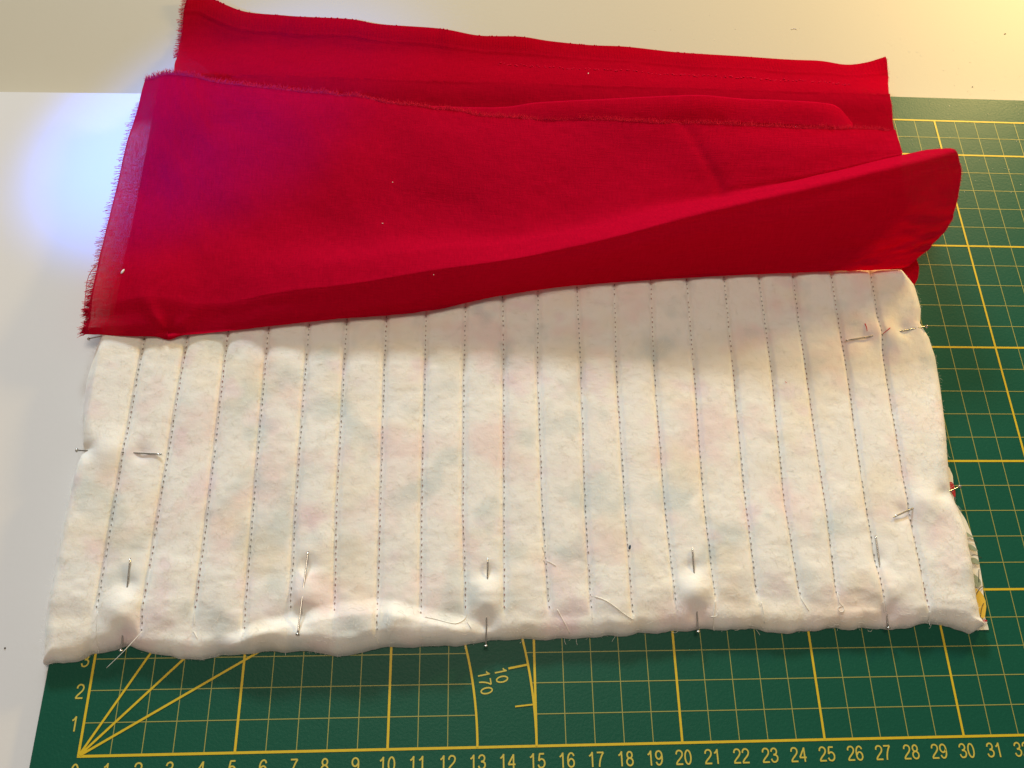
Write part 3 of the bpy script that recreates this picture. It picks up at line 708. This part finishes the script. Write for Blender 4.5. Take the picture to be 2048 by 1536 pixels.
# frayed threads
def threads(pathpts, n, direction, lmin, lmax, rad, jitter, rise, seed, clump=.0):
    r_ = random.Random(seed); out = Mesh(); P = smooth_path(pathpts, n); L0 = 0; cdir = 0
    for k in range(n):
        p = Vector(P[k])
        if r_.random() < .18: L0 = r_.uniform(lmin, lmax); cdir = r_.gauss(0, jitter)
        L_ = max(lmin * .6, L0 * .6 + .4 * r_.uniform(lmin, lmax)); a0 = math.atan2(direction[1], direction[0]) + cdir * clump + r_.gauss(0, jitter * (1 - clump))
        bend = r_.gauss(0, .45); q = []; z = p.z; x, y = p.x - .06 * math.cos(a0), p.y - .06 * math.sin(a0); rs = r_.uniform(*rise)
        for s in range(5):
            t = s / 4; q.append((x, y, max(z + rs * L_ * t, (TZ if y < 27.6 else FZ) + .03))); x += math.cos(a0) * L_ / 4; y += math.sin(a0) * L_ / 4; a0 += bend / 4
        out.add(tube(q, rad, 3, (1, .55), False))
    return out
left_edge = SF[::6, 0, :]
fr = threads(left_edge[2:-6], 560, (-1, .02), .14, .46, .0125, .2, (-.55, .1), 7, .6)
o = build('frayed_threads', fr.V, fr.F, M_FRAY, lining); o['kind'] = 'stuff'; o['label'] = 'frayed threads along the left edge'
fr = threads([(BV[j, 0, 0], BV[j, 0, 1], BV[j, 0, 2]) for j in range(0, 60, 4)], 220, (-1, .12), .12, .4, .012, .2, (-.5, .3), 8, .6)
o = build('frayed_threads', fr.V, fr.F, M_FRAY, lining); o['kind'] = 'stuff'; o['label'] = 'frayed threads along the left end of the back layer'
fr = threads(SF[0, ::8, :], 2300, (.1, 1), .08, .30, .0095, .7, (-.1, .7), 9, .3)
o = build('frayed_threads', fr.V, fr.F, M_FRAY_PINK, lining); o['kind'] = 'stuff'; o['label'] = 'pale frayed threads along the far edge of the front layer'
ri = int(NR * .5)
fr = threads(SF[ri:int(NR * .93):6, -1, :], 170, (1, .1), .04, .16, .006, .7, (-.4, .4), 10, .2)
for add in (threads(BV[::5, -1, :], 200, (1, .1), .04, .17, .007, .6, (-.3, .4), 12, .3), threads(SF[:ri:6, -1, :], 90, (1, .1), .03, .12, .006, .6, (-.3, .4), 13, .3)):
    fr.add((add.V, add.F))
o = build('frayed_threads', fr.V, fr.F, M_FRAY_PINK, lining); o['kind'] = 'stuff'; o['label'] = 'short frayed threads along the right end'
LOOSE = [(-2.295, 18.104, 0.5),(-2.558, 17.909, 0.35),(-2.731, 17.53, 0.2),(-2.739, 16.899, 0.1),(-2.678, 16.335, 0.1),(-2.446, 15.946, 0.3)]
V_t, F_t = tube(smooth_path(LOOSE, 30), .012, 5); o = build('loose_thread', V_t, F_t, M_FRAY, lining); o['label'] = 'long loose red thread bowing out at the left'
# tufts of the selvage perforations and the slubs on its edge
sv = Mesh(); P = smooth_path([(14.165, 30.658, -0.7),(16.619, 30.379, -0.7),(19.088, 30.258, -0.7),(22.316, 30.07, -0.7),(24.571, 30.001, -0.7),(26.572, 29.826, -0.7),(29.101, 29.734, -0.7),(31.354, 29.44, -0.7)], 120); r_ = random.Random(4)
def back_z(x, y):
    d = (BV[..., 0] - x) ** 2 + (BV[..., 1] - y) ** 2; k = d.argmin(); return BV.reshape(-1, 3)[k, 2]
for k in range(120):
    x, y = P[k][0] + r_.uniform(-.1, .1), P[k][1] + r_.choice((-.09, .0, .09)) + r_.uniform(-.03, .03)
    sv.add(bead((x, y, back_z(x, y) + .02), (1, r_.uniform(-1, 1), 0), r_.uniform(.03, .08), .028, .028))
for k in range(70):
    p = topc[r_.randrange(10, NC2 - 4)]; sv.add(bead((p[0], p[1] + .0, p[2]), (1, .2, 0), r_.uniform(.02, .05), .03, .035))
o = build('selvage_tufts', sv.V, sv.F, M_FRAY, lining); o['kind'] = 'stuff'

# ------------------------------------------------------------------ pins
LABELS = {
 'left': 'steel pin through the left edge of the batting, head over the white table',
 'b1': 'steel pin at the front left corner of the batting, dark shaft in a deep dimple',
 'b2': 'steel pin across the curled front edge, second pin from the left corner',
 'b3': 'steel pin whose head sticks out over the protractor numbers',
 'b4': 'steel pin above the number 20 with a high puff of batting',
 'b5': 'steel pin at the front edge nearest the right corner of the batting',
 'rl': 'slanted steel pin low on the right edge, head over the green grid',
 'ru': 'steel pin at the upper right edge just below the red fold',
 'lt': 'steel pin peeking from under the left end of the red fold'}
for nm, (a, b) in PINS.items():
    a = np.array(a); b = np.array(b)
    P = smooth_path([a, b], 24)
    z = top_z(P[:, 0], P[:, 1])
    # straight pin resting at the height of the dimples it comes out of
    za = max(z[:4].max() * .75 + .06, a[2] * .8); zb = z[-6:].max() + .06
    if nm == 'ru': za = .60
    if nm == 'b2': za = z[:7].max() + .05
    P[:, 2] = za + (zb - za) * np.linspace(0, 1, 24)
    root = empty('sewing_pin', tuple(P[0])); tag(root, LABELS[nm], 'pin', 'steel pins around the batting')
    V_t, F_t = tube(P, .031, 8, (1, 1)); tip = tube([P[-1], P[-1] + (P[-1] - P[-2]) * .35], .031, 8, (1, .1))
    mm = Mesh(); mm.add((V_t, F_t)); mm.add(tip); build('shaft', mm.V, mm.F, M_STEEL, root)
    ax = Vector(P[0] - P[1]).normalized(); hd = Mesh()
    hp = [Vector(P[0]) - ax * .03, Vector(P[0]) - ax * .012, Vector(P[0]) + ax * .02, Vector(P[0]) + ax * .045]
    for k in range(3): hd.add(tube([hp[k], hp[k + 1]], .078, 12, ((.45, .95), (.95, 1), (1, .55))[k]))
    build('head', hd.V, hd.F, M_STEEL, root)

# ------------------------------------------------------------------ small bits lying about
def lint(name, c, t, ln, w, h, M, label, cat, group=None):
    V_b, F_b = bead(c, t, ln, w, h)
    o = build(name, V_b, F_b, M, None, loc=c); tag(o, label, cat, group); return o
LI = [(-1.019, 17.469, 0.8),(9.047, 20.073, 0.85),(18.449, 29.729, -0.6),(11.268, 17.028, 1.5),(9.381, 22.168, 0.85)]
def front_z(x, y):
    d = (SF[:int(NR * .55), :, 0] - x) ** 2 + (SF[:int(NR * .55), :, 1] - y) ** 2; k = d.argmin(); return SF[:int(NR * .55)].reshape(-1, 3)[k, 2]
for k, (c, lab, s) in enumerate(zip(LI, ('white lint fleck near the frayed left edge of the red lining', 'tiny white lint fleck in the middle of the red lining', 'pale thread bit by the selvage of the red lining', 'tiny pale lint on the dip before the red roll', 'thin pale lint hair above the middle of the red lining'), (.9, .28, .35, .2, .22))):
    z = back_z(c[0], c[1]) if k == 2 else front_z(c[0], c[1])
    lint('lint', (c[0], c[1], z + .03), (.45, 1, 0) if k != 1 else (1, .1, 0), .125 * s, .055 * s, .035 * s, M_LINT, lab, 'lint')
RB = [[(29.108, 15.738, 0.8),(29.142, 15.578, 0.8),(29.149, 15.394, 0.8)], [(30.06, 15.474, 0.8),(29.908, 15.357, 0.8),(29.783, 15.265, 0.8)], [(25.318, 13.115, 0.8),(25.39, 13.051, 0.8)]]
for k, (pts, lab) in enumerate(zip(RB, ('short red thread bit above the upper right pin on the batting', 'slanting red thread bit beside the last stitched row', 'tiny red fleck on the batting left of the upper right pin'))):
    P = smooth_path(pts, 6); P[:, 2] = top_z(P[:, 0], P[:, 1]) + .025
    V_t, F_t = tube(P, .022 if k < 2 else .012, 5, (.9, .5)); o = build('thread_bit', V_t, F_t, M_FRAY, None, loc=tuple(P[0])); tag(o, lab, 'thread')
FL = [(18.573, 6.579, 0.72)]
c = FL[0]; z = float(top_z(np.array([c[0]]), np.array([c[1]]))[0]); lint('fleck', (c[0], c[1], z + .02), (.5, 1, 0), .09, .05, .03, M_FLECK, 'dark slate fleck on the batting beside a stitched row', 'fleck')
SP = [(29.813, 34.118, -1.55),(41.517, 34.365, -1.55),(38.779, 30.628, -1.55),(33.743, 34.86, -1.55),(-3.157, 3.419, -0.24),(-8.57, 34.083, -1.55),(-8.978, 31.624, -1.55),(41.897, 35.382, -1.55),(36.754, 33.04, -1.55),(35.654, 30.476, -1.55),(33.15, 35.688, -1.55),(26.271, 34.479, -1.55)]
for k, c in enumerate(SP):
    if k == 0:
        P = [(c[0] + .16 * math.cos(a), c[1] + .09 * math.sin(a), TZ + .045) for a in np.linspace(.3, 2.9, 8)]
        P = [(x, y, FZ + .012) for x, y, _ in P]
        V_t, F_t = tube(P, .014, 5); o = build('lint', V_t, F_t, M_LINT, None, loc=P[0]); tag(o, 'pale crescent of lint on the cream surface behind the red lining', 'lint')
    elif k == 1: lint('speck', (c[0], c[1], FZ + .008), (1, .4, 0), .07, .035, .01, M_SMUDGE, 'brown smudge on the cream surface in the far right corner', 'speck')
    elif k == 2: lint('speck', (c[0], c[1], FZ + .008), (1, .4, 0), .03, .03, .02, M_SMUDGE, 'small dark speck on the cream surface above the mat', 'speck')
    elif k == 4: lint('speck', (c[0], c[1], TZ + .01), (1, .4, 0), .03, .03, .02, M_SMUDGE, 'small dark speck on the white table at the left edge', 'speck')
du = Mesh(); r_ = random.Random(15)
for k in range(130):
    x, y = r_.uniform(33.3, 44), r_.uniform(22, 34); z = .012 if y < 28.4 else FZ + .006
    du.add(bead((x, y, z), (r_.uniform(-1, 1), r_.uniform(-1, 1), 0), r_.uniform(.008, .03), r_.uniform(.006, .014), .008))
for k in range(60):
    x, y = r_.uniform(18, 42), r_.uniform(29.5, 35.5); du.add(bead((x, y, FZ + .006), (r_.uniform(-1, 1), r_.uniform(-1, 1), 0), r_.uniform(.008, .03), r_.uniform(.006, .012), .006))
o = build('dust', du.V, du.F, M_DUST, None, loc=(38, 28, 0)); o['kind'] = 'stuff'; tag(o, 'fine pale dust on the mat and cream surface at the far right', 'dust')
